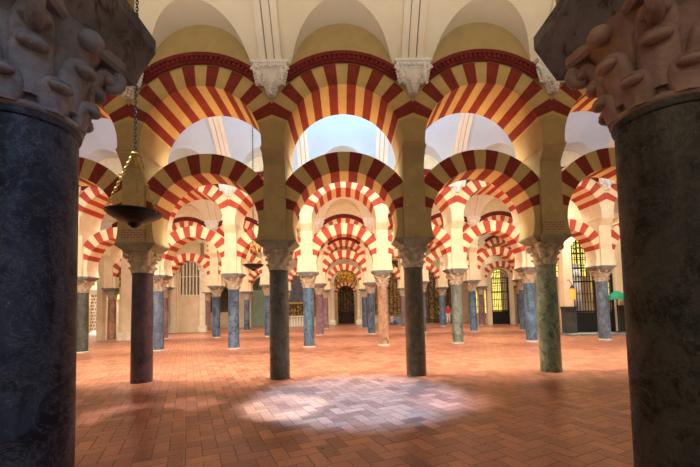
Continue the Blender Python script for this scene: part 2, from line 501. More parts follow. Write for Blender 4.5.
# ------------------------------------------------------------------ arches
def arch_mesh(kind, name, mat):
    """kind low: horseshoe ring; up: round arch with its wall. Origin at the arc centre."""
    mb = MB()
    if kind == 'low': Ri, th, a0 = 1.17, .33, 18.5
    else: Ri, th, a0 = 1.31, .6, 0
    n = 64
    angs = [-a0 + (180 + 2*a0)*i/n for i in range(n + 1)]
    ztop = 8.05 - 5.17
    if kind == 'up': angs = sorted(set(angs + [math.degrees(math.atan2(ztop, 1.55)), 180 - math.degrees(math.atan2(ztop, 1.55))]))
    n = len(angs) - 1; vs = []
    for a in angs:
        c, s_ = math.cos(R(a)), math.sin(R(a))
        if kind == 'low': ro = min(1.62, 1.31/max(abs(c), 1e-6))
        else: ro = min(1.55/max(abs(c), 1e-6), ztop/max(s_, 1e-6))
        for r in (Ri, ro):
            for y in (-th, th): vs.append((r*c, y, r*s_))
    for i in range(n):
        b = i*4; c = b + 4
        mb.add([], []); mb.f += [(b, b + 2, c + 2, c), (b + 1, c + 1, c + 3, b + 3), (b, c, c + 1, b + 1), (b + 2, b + 3, c + 3, c + 2)]
        mb.mi += [0]*4
    mb.f += [(0, 1, 3, 2), (n*4, n*4 + 2, n*4 + 3, n*4 + 1)]; mb.mi += [0, 0]
    mb.v = vs
    return mb.mesh(name, mat, 35)
def dentil_mesh():
    mb = MB(); n = 44; A = 41; vs = []
    rings = [(1.78, -.63), (1.80, -.67), (1.93, -.67), (1.93, -.71), (2.01, -.71), (2.01, -.6)]
    for i in range(n + 1):
        a = R(90 - A + 2*A*i/n)
        for r, y in rings: vs.append((r*math.cos(a), y, r*math.sin(a)))
    m_ = len(rings); fs = []
    for i in range(n):
        for j in range(m_ - 1): fs.append((i*m_ + j, (i + 1)*m_ + j, (i + 1)*m_ + j + 1, i*m_ + j + 1))
    fs += [tuple(range(m_)), tuple(range(n*m_ + m_ - 1, n*m_ - 1, -1))]
    mb.add(vs, fs)
    for i in range(26):                       # teeth
        a = R(90 - A + 2*A*(i + .5)/26); t = R(.95)
        q = []
        for y in (-.70, -.66):
            for r, da in ((1.84, -t), (1.84, t), (1.93, t), (1.93, -t)):
                q.append((r*math.cos(a + da), y, r*math.sin(a + da)))
        mb.add(q, [(0, 1, 2, 3), (7, 6, 5, 4), (0, 4, 5, 1), (1, 5, 6, 2), (2, 6, 7, 3), (3, 7, 4, 0)])
    return mb.mesh('dentil_band', M_band)
LOWZ, UPZ = 3.46, 5.17
A_LO, A_LN = arch_mesh('low', 'horseshoe_arch', MV['low_o']), arch_mesh('low', 'horseshoe_arch', MV['low_n'])
A_UO, A_UN = arch_mesh('up', 'round_arch', MV['up_o']), arch_mesh('up', 'round_arch', MV['up_n'])
DENT = dentil_mesh()

ROWNAME = {2: 'nearest full arcade', 3: 'second arcade back', 4: 'third arcade back', 5: 'fourth arcade back'}
ORD = ['', 'first', 'second', 'third', 'fourth', 'fifth', 'sixth']
def bay_name(k):
    if k == 0: return 'over the central aisle'
    return ('%s bay %s of the aisle' % (ORD[abs(k)], 'left' if k < 0 else 'right'))
def col_name(k):
    return '%s column %s of the aisle' % (ORD[1 - k] if k <= 0 else ORD[k], 'left' if k <= 0 else 'right')
BAYS = {2: range(-2, 3), 3: range(-4, 5), 4: range(-4, 4), 5: range(-3, 5)}
COLS = {1: range(0, 2), 2: range(-2, 4), 3: range(-4, 6), 4: range(-4, 5), 5: range(-3, 6)}
for r_, ks in BAYS.items():
    for k in ks:
        x = lane(k) - S/2 if False else lane(k - 0) + S/2
        # bay k lies between columns k and k+1; bay 0 is the central aisle
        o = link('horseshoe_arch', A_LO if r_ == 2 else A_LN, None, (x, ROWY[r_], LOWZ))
        tag(o, 'lower striped horseshoe arch, %s, %s' % (bay_name(k), ROWNAME[r_]),
            'arch', 'lower horseshoe arches of the ' + ROWNAME[r_])
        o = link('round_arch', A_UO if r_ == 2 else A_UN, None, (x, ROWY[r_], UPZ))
        tag(o, 'upper striped round arch, %s, %s' % (bay_name(k), ROWNAME[r_]),
            'arch', 'upper round arches of the ' + ROWNAME[r_])
        link('dentil_band', DENT, o)
# upper wall over the two nearest columns (above the frame) carrying the first vault
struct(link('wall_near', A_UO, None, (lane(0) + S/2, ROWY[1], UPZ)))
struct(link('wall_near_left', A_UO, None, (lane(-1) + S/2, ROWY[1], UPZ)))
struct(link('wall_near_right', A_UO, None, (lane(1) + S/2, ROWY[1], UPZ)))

# ------------------------------------------------------------------ piers above the columns
def pier_meshes(mat):
    p = MB()
    p.box(-.24, .24, -.41, .41, 3.089, 4.75)
    p.frustum((-.24, .24, -.41, .41), 4.75, (-.24, .24, -.59, .59), 5.00)
    c = MB()
    c.frustum((-.245, .245, -.595, .595), 5.00, (-.256, .256, -.61, .61), 5.05)
    c.box(-.264, .264, -.618, .618, 5.05, 5.085)
    c.box(-.250, .250, -.605, .605, 5.085, 5.125)
    c.box(-.24, .24, -.60, .60, 5.125, 5.17)
    return p.mesh('pier', mat), c.mesh('cornice', mat)
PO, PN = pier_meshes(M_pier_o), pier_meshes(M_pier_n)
brickband = MB().box(-.243, .243, -.413, .413, 3.16, 3.38).mesh('brick_band', M_brick)
PIERMATS = {}
for r_, ks in COLS.items():
    for k in ks:
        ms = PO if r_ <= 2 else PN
        where = ROWNAME.get(r_, 'nearest pair of columns')
        o = link('pier', ms[0], None, (lane(k), ROWY[r_], 0))
        tag(o, '%s pier on the %s, %s' % ('ochre' if r_ <= 2 else 'cream', col_name(k), where),
            'pier', 'piers of the ' + where)
        link('cornice', ms[1], o)
        if r_ == 2 and k in (-1, 2): link('brick_band', brickband, o)

# ------------------------------------------------------------------ consoles
def console_mesh():
    mb = MB()
    mb.box(-.33, .33, -.25, 0, .70, .76); mb.box(-.30, .30, -.22, 0, .66, .70)
    mb.frustum((-.24, .24, -.16, 0), .58, (-.30, .30, -.21, 0), .66)
    mb.frustum((-.17, .17, -.10, 0), .30, (-.24, .24, -.16, 0), .58)
    mb.frustum((-.07, .07, -.06, 0), .06, (-.13, .13, -.10, 0), .30)
    for cx, cz, s_ in ((0, .22, 1), (-.2, .42, .9), (.2, .42, .9)):    # drooping acanthus leaves
        for t in range(5):
            q = t/4; w_ = .10*s_*(1 - .55*q)
            mb.blob((cx, -.13 - .05*math.sin(q*2.5), cz + .17*s_ - .30*s_*q), (w_, .055, .05*s_), 10, 6)
            for sg in (-1, 1):
                mb.blob((cx + sg*w_*.95, -.12, cz + .15*s_ - .30*s_*q), (.032, .03, .035), 8, 5)
    for sg in (-1, 1):                                        # scrolls under the plate
        pts = []
        for t in range(15):
            a = t/14*PI*2.6; r = .085*(1 - t/18)
            pts.append((sg*(.25 + r*math.cos(a)*.9), -.19, .57 + r*math.sin(a)))
        mb.tube(pts, .028, 6)
    for i in range(7): mb.blob((-.24 + .08*i, -.215, .635), (.03, .03, .03), 8, 5)
    mb.v = [(x*1.22, y, z) for x, y, z in mb.v]
    return mb.mesh('wall_console', M_console, 50)
CON = console_mesh()
for r_, ks in BAYS.items():
    if r_ > 4: continue
    for k in (list(ks) + [max(ks) + 1]):
        if r_ == 2 and k == -2: continue
        o = link('wall_console', CON, None, (lane(k), ROWY[r_] - .60, 6.13))
        tag(o, 'white leaf console above the %s, %s' % (col_name(k), ROWNAME[r_]),
            'console', 'carved consoles of the ' + ROWNAME[r_])

# ------------------------------------------------------------------ columns
def bell(z):                                  # z 0..1 over the capital
    return .195 + .02*z + .085*z**3
CH = .44
def leaf(mb, phi, z0, h, wmax, curl, nu=10, nt=16, thick=.022, lift=.012):
    P = []
    for j in range(nt + 1):
        t = j/nt
        if t < .62:
            q = t/.62; z = z0 + h*q; r = bell(z/CH) + lift + .02*q*q; nr, nz = 1, .0
        else:
            q = (t - .62)/.38; a = q*PI*.72
            rb = bell((z0 + h)/CH) + lift + .02
            r = rb + curl*(1 - math.cos(a)); z = z0 + h + curl*math.sin(a)*1.0
        wd = wmax*(.80 + .35*math.sin(PI*min(1, t*1.05)))*(1 if t < .6 else max(.25, 1 - ((t - .6)/.405)**4)**.5)
        P.append((r, z, wd))
    vs = []
    for side in (0, 1):
        for j, (r, z, wd) in enumerate(P):
            p0 = P[max(0, j - 1)]; p1 = P[min(nt, j + 1)]
            dr, dz = p1[0] - p0[0], p1[1] - p0[1]; L = math.hypot(dr, dz) or 1
            nr, nz = dz/L, -dr/L
            for i in range(nu + 1):
                u = -1 + 2*i/nu
                off = (thick*(1 - u*u)**.35 + .006*math.exp(-(u/.12)**2)) if side == 0 else -thick*.4
                rr = r + nr*off; zz = z + nz*off
                ang = phi + u*wd/max(r, .1)
                vs.append((rr*math.cos(ang), rr*math.sin(ang), zz))
    if nu > 6:      # rounded curled lip
        tr = bell((z0 + h)/CH) + lift + .02 + curl*.95
        rot = Matrix.Rotation(phi, 3, 'Z')
        mb.blob((tr*math.cos(phi), tr*math.sin(phi), z0 + h + curl*.35), (curl*.95, wmax*.82, curl*.72), 18, 12, rot)
    n = nu + 1; m_ = (nt + 1)*n; fs = []
    for j in range(nt):
        for i in range(nu):
            a = j*n + i
            fs.append((a, a + 1, a + n + 1, a + n)); fs.append((m_ + a, m_ + a + n, m_ + a + n + 1, m_ + a + 1))
    for j in range(nt):
        a = j*n; fs.append((a, a + n, m_ + a + n, m_ + a)); a = j*n + nu; fs.append((a, m_ + a, m_ + a + n, a + n))
    for i in range(nu):
        a = i; fs.append((a, m_ + a, m_ + a + 1, a + 1)); a = nt*n + i; fs.append((a, a + 1, m_ + a + 1, m_ + a))
    mb.add(vs, fs)
def capital_mesh(hi):
    mb = MB(); nu, nt = (12, 20) if hi else (7, 10)
    mb.lathe([(bell(i/10), CH*i/10) for i in range(11)], 48 if hi else 20)
    mb.lathe([(.205, -.03), (.222, -.015), (.222, .0), (.205, .015)], 48 if hi else 20)
    for i in range(8): leaf(mb, 2*PI*i/8 + PI/8, -.01, .095, .060, .034, nu, nt, .026)
    for i in range(8): leaf(mb, 2*PI*i/8, .04, .185, .070, .040, nu, nt, .026, lift=.004)
    for i in range(4):                        # corner volutes
        a = PI/4 + PI/2*i
        leaf(mb, a, .20, .12, .07, .045, nu, nt, .03)
        ca, sa = math.cos(a), math.sin(a)
        pts = []; rad = []
        N = 26 if hi else 12
        for t in range(N + 1):
            q = t/N; an = -PI*.6 + q*PI*2.9; r = .062*(1 - q*.75)
            pts.append(((.33 + r*math.cos(an))*ca, (.33 + r*math.cos(an))*sa, .375 + r*math.sin(an))); rad.append(.034*(1 - .45*q))
        mb.tube(pts, rad, 10 if hi else 5)
        b = a + PI/4                           # rosette between the volutes
        mb.blob((.30*math.cos(b), .30*math.sin(b), .40), (.055, .055, .05), 12 if hi else 6, 8 if hi else 4)
    # concave sided abacus
    out = []
    for i in range(4):
        a0 = PI/4 + PI/2*i; a1 = a0 + PI/2
        p0 = Vector((.40*math.cos(a0 - .08 + .16), .40*math.sin(a0 + .08))); p1 = Vector((.40*math.cos(a1 - .08), .40*math.sin(a1 - .08)))
        for t in range(9):
            q = t/8; p = p0.lerp(p1, q); p -= p.normalized()*.045*math.sin(PI*q); out.append((p.x, p.y))
    n = len(out)
    vs = [(x*.93, y*.93, CH - .03) for x, y in out] + [(x, y, CH - .01) for x, y in out] + [(x, y, CH + .035) for x, y in out]
    fs = [tuple(range(n - 1, -1, -1)), tuple(range(2*n, 3*n))]
    for l in (0, 1):
        for i in range(n): k = (i + 1) % n; fs.append((l*n + i, l*n + k, (l + 1)*n + k, (l + 1)*n + i))
    return mb, MB().add(vs, fs)
(CAPH, ABA), (CAPL, _) = capital_mesh(True), capital_mesh(False)
def impost():
    mb = MB()
    mb.frustum((-.24, .24, -.36, .36), 2.90, (-.275, .275, -.44, .44), 3.05)
    mb.box(-.275, .275, -.44, .44, 3.05, 3.089)
    mb.frustum((-.25, .25, -.26, .26), 2.90, (-.445, .445, -.34, .34), 3.05)
    mb.box(-.445, .445, -.34, .34, 3.05, 3.089)
    return mb
def impost_big():
    mb = MB()
    mb.frustum((-.27, .27, -.40, .40), 2.90, (-.37, .37, -.45, .45), 3.14)
    mb.box(-.37, .37, -.45, .45, 3.14, 3.22)
    return mb
def shaft_mesh(n=40, rad=.224):
    prof = []
    for i in range(13):
        z = .0 + 2.40*i/12; prof.append((rad*(1.0 - .06*(i/12)**1.5), z))
    prof += [(rad*.98, 2.405), (rad*1.0, 2.42), (rad*.98, 2.44)]
    return MB().lathe(prof, n)
SH = {}
def shaft(r_, k): return SHC.get((r_, k), SHC_DEF[(k + r_) % len(SHC_DEF)])
pal = {
 'purple': ((.075, .035, .04), (.03, .022, .03), (.22, .13, .14)),
 'darkgreen': ((.05, .055, .035), (.095, .085, .06), (.2, .2, .17)),
 'olive': ((.13, .095, .045), (.06, .045, .025), (.22, .18, .1)),
 'green': ((.11, .15, .085), (.19, .22, .13), (.35, .38, .27)),
 'blueblack': ((.035, .05, .075), (.10, .14, .20), (.25, .30, .36)),
 'blue': ((.08, .15, .22), (.04, .06, .08), (.35, .42, .48)),
 'greygreen': ((.16, .18, .14), (.09, .10, .075), (.32, .33, .28)),
 'rose': ((.40, .20, .10), (.26, .14, .09), (.6, .42, .3)),
 'plum': ((.24, .13, .14), (.16, .09, .10), (.36, .26, .26)),
 'greyblue': ((.12, .15, .19), (.06, .075, .10), (.38, .42, .46)),
}
MS = {n: shaft_mat(n + ' polished column stone', *c) for n, c in pal.items()}
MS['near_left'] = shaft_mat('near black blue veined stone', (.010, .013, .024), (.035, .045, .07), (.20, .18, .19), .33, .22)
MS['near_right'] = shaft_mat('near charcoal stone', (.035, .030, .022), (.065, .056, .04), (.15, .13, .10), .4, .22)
WORD = {'purple': 'dark purple-brown', 'darkgreen': 'dark green-grey', 'olive': 'dark olive-brown', 'green': 'mottled green',
        'blueblack': 'blue-black', 'blue': 'dark blue', 'greygreen': 'grey-green', 'rose': 'orange-pink', 'plum': 'plum-coloured',
        'greyblue': 'grey-blue', 'near_left': 'huge near-black', 'near_right': 'huge charcoal'}
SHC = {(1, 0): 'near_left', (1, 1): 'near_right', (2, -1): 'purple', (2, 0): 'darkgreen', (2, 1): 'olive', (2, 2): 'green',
       (3, -3): 'darkgreen', (3, -2): 'greyblue', (3, -1): 'blueblack', (3, 0): 'blue', (3, 1): 'rose', (3, 2): 'greygreen',
       (3, 3): 'blue', (3, 4): 'greyblue', (4, -4): 'rose', (4, -3): 'plum', (4, -2): 'blueblack', (4, -1): 'blueblack', (4, 0): 'plum',
       (4, 1): 'blueblack', (4, 2): 'blue', (4, 3): 'blue', (4, 4): 'blueblack', (5, 0): 'plum', (5, 1): 'blueblack',
       (5, 3): 'blue', (5, 4): 'plum', (5, 5): 'blueblack', (5, -2): 'blueblack', (5, -3): 'plum', (5, -4): 'rose', (5, -1): 'blue'}
SHC_DEF = ['blueblack', 'plum', 'greygreen']
imp_o = impost().mesh('impost', M_impost_o); imp_n = impost().mesh('impost', M_impost_n); imp_b = impost_big().mesh('impost', M_impost_blk)
cap_o = CAPL.mesh('capital', M_capital, 50); cap_n = CAPL.mesh('capital', M_capital_n, 50)
cap_l = CAPH.mesh('capital', M_capital_l, 50); cap_r = CAPH.mesh('capital', M_capital_r, 50)
ABAS = {c_.name: ABA.mesh('abacus', c_.materials[0]) for c_ in (cap_o, cap_n, cap_l, cap_r)}
sh_src = {n: shaft_mesh(64 if n.startswith('near') else 32, .215 if n.startswith('near') else .224).mesh('shaft', m_, 40) for n, m_ in MS.items()}
base_me = MB().lathe([(.25, 0), (.252, .02), (.245, .035), (.23, .045), (.226, .05)], 32).mesh('base', M_capital_n, 40)
for r_, ks in COLS.items():
    for k in ks:
        nm = shaft(r_, k)
        lab = '%s stone column, %s, %s' % (WORD[nm], col_name(k).replace(' column', ''), ROWNAME.get(r_, 'nearest pair'))
        if r_ == 1: lab = '%s column filling the %s edge of the picture' % (WORD[nm], 'left' if k == 0 else 'right')
        c = empty('stone_column', (lane(k) - (.02 if (r_, k) == (1, 0) else 0), ROWY[r_], 0), lab, 'column', 'columns of the ' + ROWNAME[r_] if r_ > 1 else None)
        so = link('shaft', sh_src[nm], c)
        cm = (cap_l if k == 0 else cap_r) if r_ == 1 else (cap_o if r_ == 2 else cap_n)
        co = link('capital', cm, c, (0, 0, 2.46), 0)
        link('abacus', ABAS[cm.name], co)
        link('impost', imp_b if r_ == 1 else (imp_o if r_ == 2 else imp_n), c)
        if r_ > 2: link('base', base_me, c)

# ------------------------------------------------------------------ hanging dish lamps
def torus(mb, c, Rr, r, axis, nu=10, nv=5, sy=1.5):
    """oval chain link"""
    pts = []
    for i in range(nu):
        a = 2*PI*i/nu; u, z = Rr*math.cos(a), Rr*sy*math.sin(a)
        pts.append(Vector(c) + axis*u + Vector((0, 0, z)))
    mb.tube(pts, r, nv, closed=True)
def chain(p0, p1, link_h=.045, r=.0045):
    mb = MB(); p0, p1 = Vector(p0), Vector(p1); n = max(2, int((p1 - p0).length/(link_h*.8)))
    q = (p1 - p0).to_track_quat('Z', 'X').to_matrix()
    for i in range(n + 1):
        p = p0.lerp(p1, i/n); ax = Vector((1, 0, 0)) if i % 2 else Vector((0, 1, 0))
        pts = []
        for j in range(10):
            a = 2*PI*j/10
            pts.append(p + q @ (ax*(link_h*.32*math.cos(a)) + Vector((0, 0, link_h*.55*math.sin(a)))))
        mb.tube(pts, r, 5, closed=True)
    return mb
def dish_lamp(loc, R_, lab, ztop, hub=.87, metalm=M_bronze):
    o = empty('hanging_lamp', loc, lab, 'lamp')
    s_ = R_/.36
    d = MB().lathe([(.0, -.135), (.035, -.13), (.05, -.115), (.075, -.105), (.085, -.085), (.16, -.07), (.26, -.03), (.335, .02), (.352, .045), (.335, .05), (.32, .03),
                    (.25, -.01), (.15, -.045), (.0, -.055)], 56, cap=False)
    d.v = [(x*s_, y*s_, z*s_*(1.3 if z < 0 else 1)) for x, y, z in d.v]; d.build('dish', metalm, o, 50)
    r = MB()
    r.tube([(.352*s_*math.cos(2*PI*i/56), .352*s_*math.sin(2*PI*i/56), .047*s_) for i in range(56)], .011*s_, 8, closed=True)
    r.tube([(.325*s_*math.cos(2*PI*i/56), .325*s_*math.sin(2*PI*i/56), .012*s_) for i in range(56)], .006*s_, 6, closed=True)
    r.build('rim', metalm, o, 50)
    g = MB().lathe([(.0, -.05), (.05, -.05), (.06, 0), (.035, .03), (.035, .06), (.0, .06)], 20, cap=False)
    g.v = [(x*s_, y*s_, z*s_) for x, y, z in g.v]; g.build('oil_cup', M_brass, o, 50)
    for i in range(3):
        a = PI/2 + 2*PI*i/3 + .35
        ch = chain((.34*s_*math.cos(a), .34*s_*math.sin(a), .05*s_), (.03*math.cos(a), .03*math.sin(a), hub), .05, .0055)
        ch.build('chain', M_brass, o, 60)
    h = MB().lathe([(.0, -.015), (.055, -.01), (.06, .0), (.05, .012), (.02, .02), (.012, .05), (.0, .05)], 20, cap=False)
    h.build('hub', M_brass, o, 50, (0, 0, hub))
    chain((0, 0, hub + .05), (0, 0, ztop - loc[2]), .06, .007).build('suspension_chain', M_iron, o, 60)
    return o
dish_lamp((-2.85, 4.8, 2.87), .35, 'large dark bronze dish lamp hanging on chains in the near nave, left', 9.1)
dish_lamp((-2.9, 11.33, 2.98), .33, 'small green bronze dish lamp hanging beyond the second column', 9.1, .8)

# ------------------------------------------------------------------ far doorway and chapels
def jamb(x, y, h, wd, lab):
    o = empty('door_pillar', (x, y, 0), lab, 'pillar')
    MB().box(-wd*.65, wd*.65, -.35, .05, 0, .35).frustum((-wd*.65, wd*.65, -.35, .05), .35, (-wd*.5, wd*.5, -.27, .05), .5).build('plinth', M_stone_pale, o)
    MB().lathe([(wd*.46, .5), (wd*.44, h - .55), (wd*.46, h - .5)], 20).build('shaft', M_stone_pale, o, 40, (0, -.02, 0))
    q = MB().frustum((-wd*.46, wd*.46, -.26, .05), h - .5, (-wd*.7, wd*.7, -.36, .05), h - .1)
    q.box(-wd*.78, wd*.78, -.4, .05, h - .1, h)
    for i in range(4): q.blob((-wd*.5 + wd*.333*i, -.33, h - .25), (.07, .07, .1), 8, 5)
    q.build('capital', M_stone_pale, o, 40)
jamb(-1.12, yw, 3.75, .42, 'pale stone pillar on the left of the far central doorway')
jamb(1.42, yw, 3.75, .42, 'pale stone pillar on the right of the far central doorway')
def ring(name, x, y, z, Ri, Ro, th, mat, a0=0, lab=None, cat='arch', parent=None):
    mb = MB(); n = 36; vs = []
    for i in range(n + 1):
        a = R(-a0 + (180 + 2*a0)*i/n)
        for r in (Ri, Ro):
            for yy in (-th, 0): vs.append((r*math.cos(a), yy, r*math.sin(a)))
    fs = []
    for i in range(n):
        b = i*4; c = b + 4
        fs += [(b, b + 2, c + 2, c), (b + 1, c + 1, c + 3, b + 3), (b, c, c + 1, b + 1), (b + 2, b + 3, c + 3, c + 2)]
    fs += [(0, 1, 3, 2), (n*4, n*4 + 2, n*4 + 3, n*4 + 1)]
    o = mb.add(vs, fs).build(name, mat, parent, 35, (x, y, z))
    if lab: tag(o, lab, cat)
    return o
ring('door_surround', .2, yw, 4.15, 1.15, 1.45, .12, M_stone_pale, 0, 'pale stone arch moulding around the far central doorway', 'arch')
MVs = voussoir_mat('small gate voussoirs', 11, 0, 9, RED_N, CRM_N, PLN_N)
# inside the doorway: second striped arch, gilded wall, dark screen
ring('inner_arch', .2, yw + 2.6, 3.15, .85, 1.2, .3, MVs, 0, 'golden striped inner arch seen through the far central doorway')
for x_ in (-.85, 1.25): struct(MB().box(-.17, .17, -.28, 0, 0, 3.15).build('wall_inner_pier', M_wall, None, None, (x_, yw + 2.6, 0)))
struct(wall_open('wall_inner', -5, 5.4, yw + 2.62, .3, 9.6, [(.2, .85, 3.15, 0)], M_gold))
def carved_panel(name, x0, x1, y, z0, z1, lab, cell=.28, mat=M_gold, cat='altarpiece', back=M_wood):
    o = empty(name, ((x0 + x1)/2, y, z0), lab, cat); w_ = (x1 - x0)/2; h = z1 - z0
    MB().box(-w_, w_, 0, .12, 0, h).build('panel', back, o)
    g = MB()
    nx, nz = max(1, int(2*w_/cell)), max(1, int(h/cell))
    for i in range(nx):
        for j in range(nz):
            cx, cz = -w_ + (i + .5)*2*w_/nx, (j + .5)*h/nz
            g.tube([(cx + cell*.36*math.cos(PI*q/4), -.03, cz + cell*.36*math.sin(PI*q/4)) for q in range(8)], .03, 5, closed=True)
            g.blob((cx, -.04, cz), (.055, .04, .055), 8, 4)
    for j in range(nz + 1): g.box(-w_, w_, -.05, 0, j*h/nz - .02, j*h/nz + .02)
    g.build('gilded_tracery', mat, o, 50)
    return o
carved_panel('gilded_screen', -1.7, 2.2, 38.6, 0, 6.0, 'dark gilded lattice screen deep inside the far central doorway', .32)
k_ = empty('altar_table', (.25, 38.0, 0), 'dark altar block inside the far central doorway', 'altar')
MB().box(-.8, .8, -.4, .4, 0, .12).box(-.65, .65, -.3, .3, .12, 1.1).build('body', M_wood, k_)
MB().box(-.75, .75, -.38, .38, 1.1, 1.2).build('top', M_black, k_)
area('chapel_light', (.2, 36.5, 6.5), (2, 2), (0, 0, 0), (1, .68, .32), 90)  # area light over the room beyond the far doorway

# left altar with painting, right gilded altarpiece (on the far wall)
carved_panel('gilded_altarpiece', -6.15, -1.95, yw - .15, .9, 5.4, 'gilded altarpiece left of the far doorway behind the blue column', .3, M_gold)
pf = empty('altar_painting', (-4.4, yw - .28, 2.3), 'dark blue painting in a gold frame left of the far doorway', 'painting')
MB().box(-1.15, 1.15, -.04, .03, 0, 2.6).build('canvas', M_paint, pf)
MB().box(-1.3, -1.15, -.1, .03, -.15, 2.75).box(1.15, 1.3, -.1, .03, -.15, 2.75).box(-1.15, 1.15, -.1, .03, -.15, 0).box(-1.15, 1.15, -.1, .03, 2.6, 2.75).build('frame', M_brass, pf)
carved_panel('gilded_altarpiece', 3.0, 7.0, yw - .15, .9, 6.2, 'tall gilded altarpiece right of the far doorway', .34, M_gold)
st = MB().box(3.2, 6.9, yw - 2.2, yw - .2, 0, .16).box(3.5, 6.9, yw - 1.5, yw - .2, .16, .75).build('altar_step', M_impost_n)
tag(st, 'low grey stone altar step behind the seated visitor', 'step')
bal = empty('altar_railing', (-4.45, yw - 1.2, 0), 'white balustrade in front of the painted altar at the back', 'railing')
MB().box(-1.2, 1.2, -.1, .1, 0, .12).box(-1.2, 1.2, -.09, .09, .9, 1.0).build('rail', M_stone_pale, bal)
for i in range(9):
    MB().lathe([(.05, .12), (.08, .3), (.035, .5), (.06, .75), (.045, .9)], 12).build('baluster', M_console, bal, 50, (-1.05 + .2625*i, 0, 0))

# niche door at left of far wall
nd = empty('niche_door', (-7.75, yw + .35, 0), 'green grey arched door at the back, left of the painted altar', 'door')
MB().box(-1.35, -.01, 0, .08, 0, 3.6).build('leaf', M_greendoor, nd); MB().box(.01, 1.35, 0, .08, 0, 3.6).build('leaf', M_greendoor, nd)
lat = MB()
for i in range(9): lat.box(-1.28 + i*.32 - .03, -1.28 + i*.32 + .03, 0, .06, 3.6, 3.6 + math.sqrt(max(0.04, 1.35**2 - (-1.28 + i*.32)**2)))
for i in range(3): lat.box(-1.2 + i*.1, 1.2 - i*.1, -.02, .05, 3.75 + i*.35, 3.8 + i*.35)
lat.build('transom_lattice', M_greendoor, nd)

# lattice stone windows in the left screens
def stone_window(x, y, z0, w_, h, lab, mat=M_stone_pale, back=None, diag=False):
    o = empty('stone_lattice_window', (x, y, z0), lab, 'window')
    g = MB(); n = 6
    if diag:
        for i in range(-6, 12):
            for sg in (1, -1):
                p0 = (-w_ if sg > 0 else w_, -.0, i*h/8); p1 = (w_ if sg > 0 else -w_, 0, i*h/8 + 2*w_)
                q0 = max(0, -p0[2]/(p1[2] - p0[2])); q1 = min(1, (h - p0[2])/(p1[2] - p0[2]))
                if q1 > q0:
                    L = lambda q: tuple(a + (b - a)*q for a, b in zip(p0, p1))
                    g.tube([L(q0), L(q1)], .045, 4)
    else:
        for i in range(n + 1):
            xx = -w_ + 2*w_*i/n; zt = h - w_ + math.sqrt(max(0, w_*w_ - xx*xx))
            g.box(xx - .05, xx + .05, -.05, .05, 0, zt)
        for zz in (.0, .55*h): g.box(-w_, w_, -.055, .055, zz, zz + .07)
    g.build('lattice', mat, o)
    if back: MB().box(-w_, w_, .16, .2, 0, h).build('backing', back, o)
    return o
stone_window(-12.1, ROWY[5] - .05, 2.85, .79, 2.69, 'pale arched stone lattice window in the far left screen wall', M_stone_pale, M_impost_n)
blk = empty('wall_pilaster', (lane(-4) + .55, ROWY[4] - .3, 0), 'pale wall pilaster beside the pink column, far left', 'pilaster')
MB().box(.1, .95, -.18, .12, 0, .45).build('plinth', M_stone_pale, blk); MB().box(.2, .85, -.1, .12, .45, 4.9).build('body', M_wall, blk)
for x_, nm in ((-13.25, 'left'), (-11.0, 'right')):
    pz = empty('wall_pilaster', (x_, ROWY[5] - .3, 0), 'pale stone pilaster on the %s of the stone lattice window' % nm, 'pilaster')
    MB().box(-.3, .3, -.2, .12, 0, .5).build('plinth', M_stone_pale, pz); MB().box(-.2, .2, -.12, .12, .5, 4.75).build('body', M_stone_pale, pz)
    MB().frustum((-.2, .2, -.12, .12), 4.75, (-.32, .32, -.24, .12), 5.0).build('capital', M_stone_pale, pz)

# bright chapel beyond the left opening
lw = stone_window(-12.95, ROWY[4] - .22, 3.2, .38, .95, 'golden diamond lattice window above the pink column at far left', M_gold, M_glow, True)
struct(MB().box(-19, -13, ROWY[4] + 3.7, ROWY[4] + 3.9, 0, 6).build('wall_left_chapel', M_wall))
struct(MB().box(10.9, 15, ROWY[5] + 2.45, ROWY[5] + 2.65, 0, 6).build('wall_gate_chapel', M_wall))
struct(MB().box(11.0, 17, 18.95, 19.15, 0, 6).build('wall_right_chapel', M_wall))
gl = MB().box(-16.9, -15.3, ROWY[4] + 3.6, ROWY[4] + 3.7, 2.6, 4.4).build('lit_window', M_glow)
tag(gl, 'yellow lit window inside the far left chapel', 'window')
cb = empty('carved_pillar', (-17.0, 24.2, 0), 'white openwork carved pillar inside the bright chapel at far left', 'pillar')
MB().box(-.45, .45, -.4, .4, 0, .15).lathe([(.34, .15), (.36, .22), (.24, .4), (.2, .5)], 20).build('base', M_console, cb)
MB().lathe([(.2, .5), (.18, 1.6), (.17, 2.9)], 20).build('shaft', M_console, cb, 40)
cv = MB()
for j in range(11):
    for i in range(8):
        a = 2*PI*(i + .5*(j % 2))/8; cv.blob((.2*math.cos(a), .2*math.sin(a), .6 + j*.22), (.05, .05, .07), 6, 4)
cv.build('carving', M_gold, cb, 50)
MB().frustum((-.2, .2, -.2, .2), 2.9, (-.4, .4, -.4, .4), 3.2).build('capital', M_console, cb)
area('left_chapel_light', (-16, 23.4, 6.3), (3, 1.5), (R(0), 0, 0), (.85, .93, 1), 420)

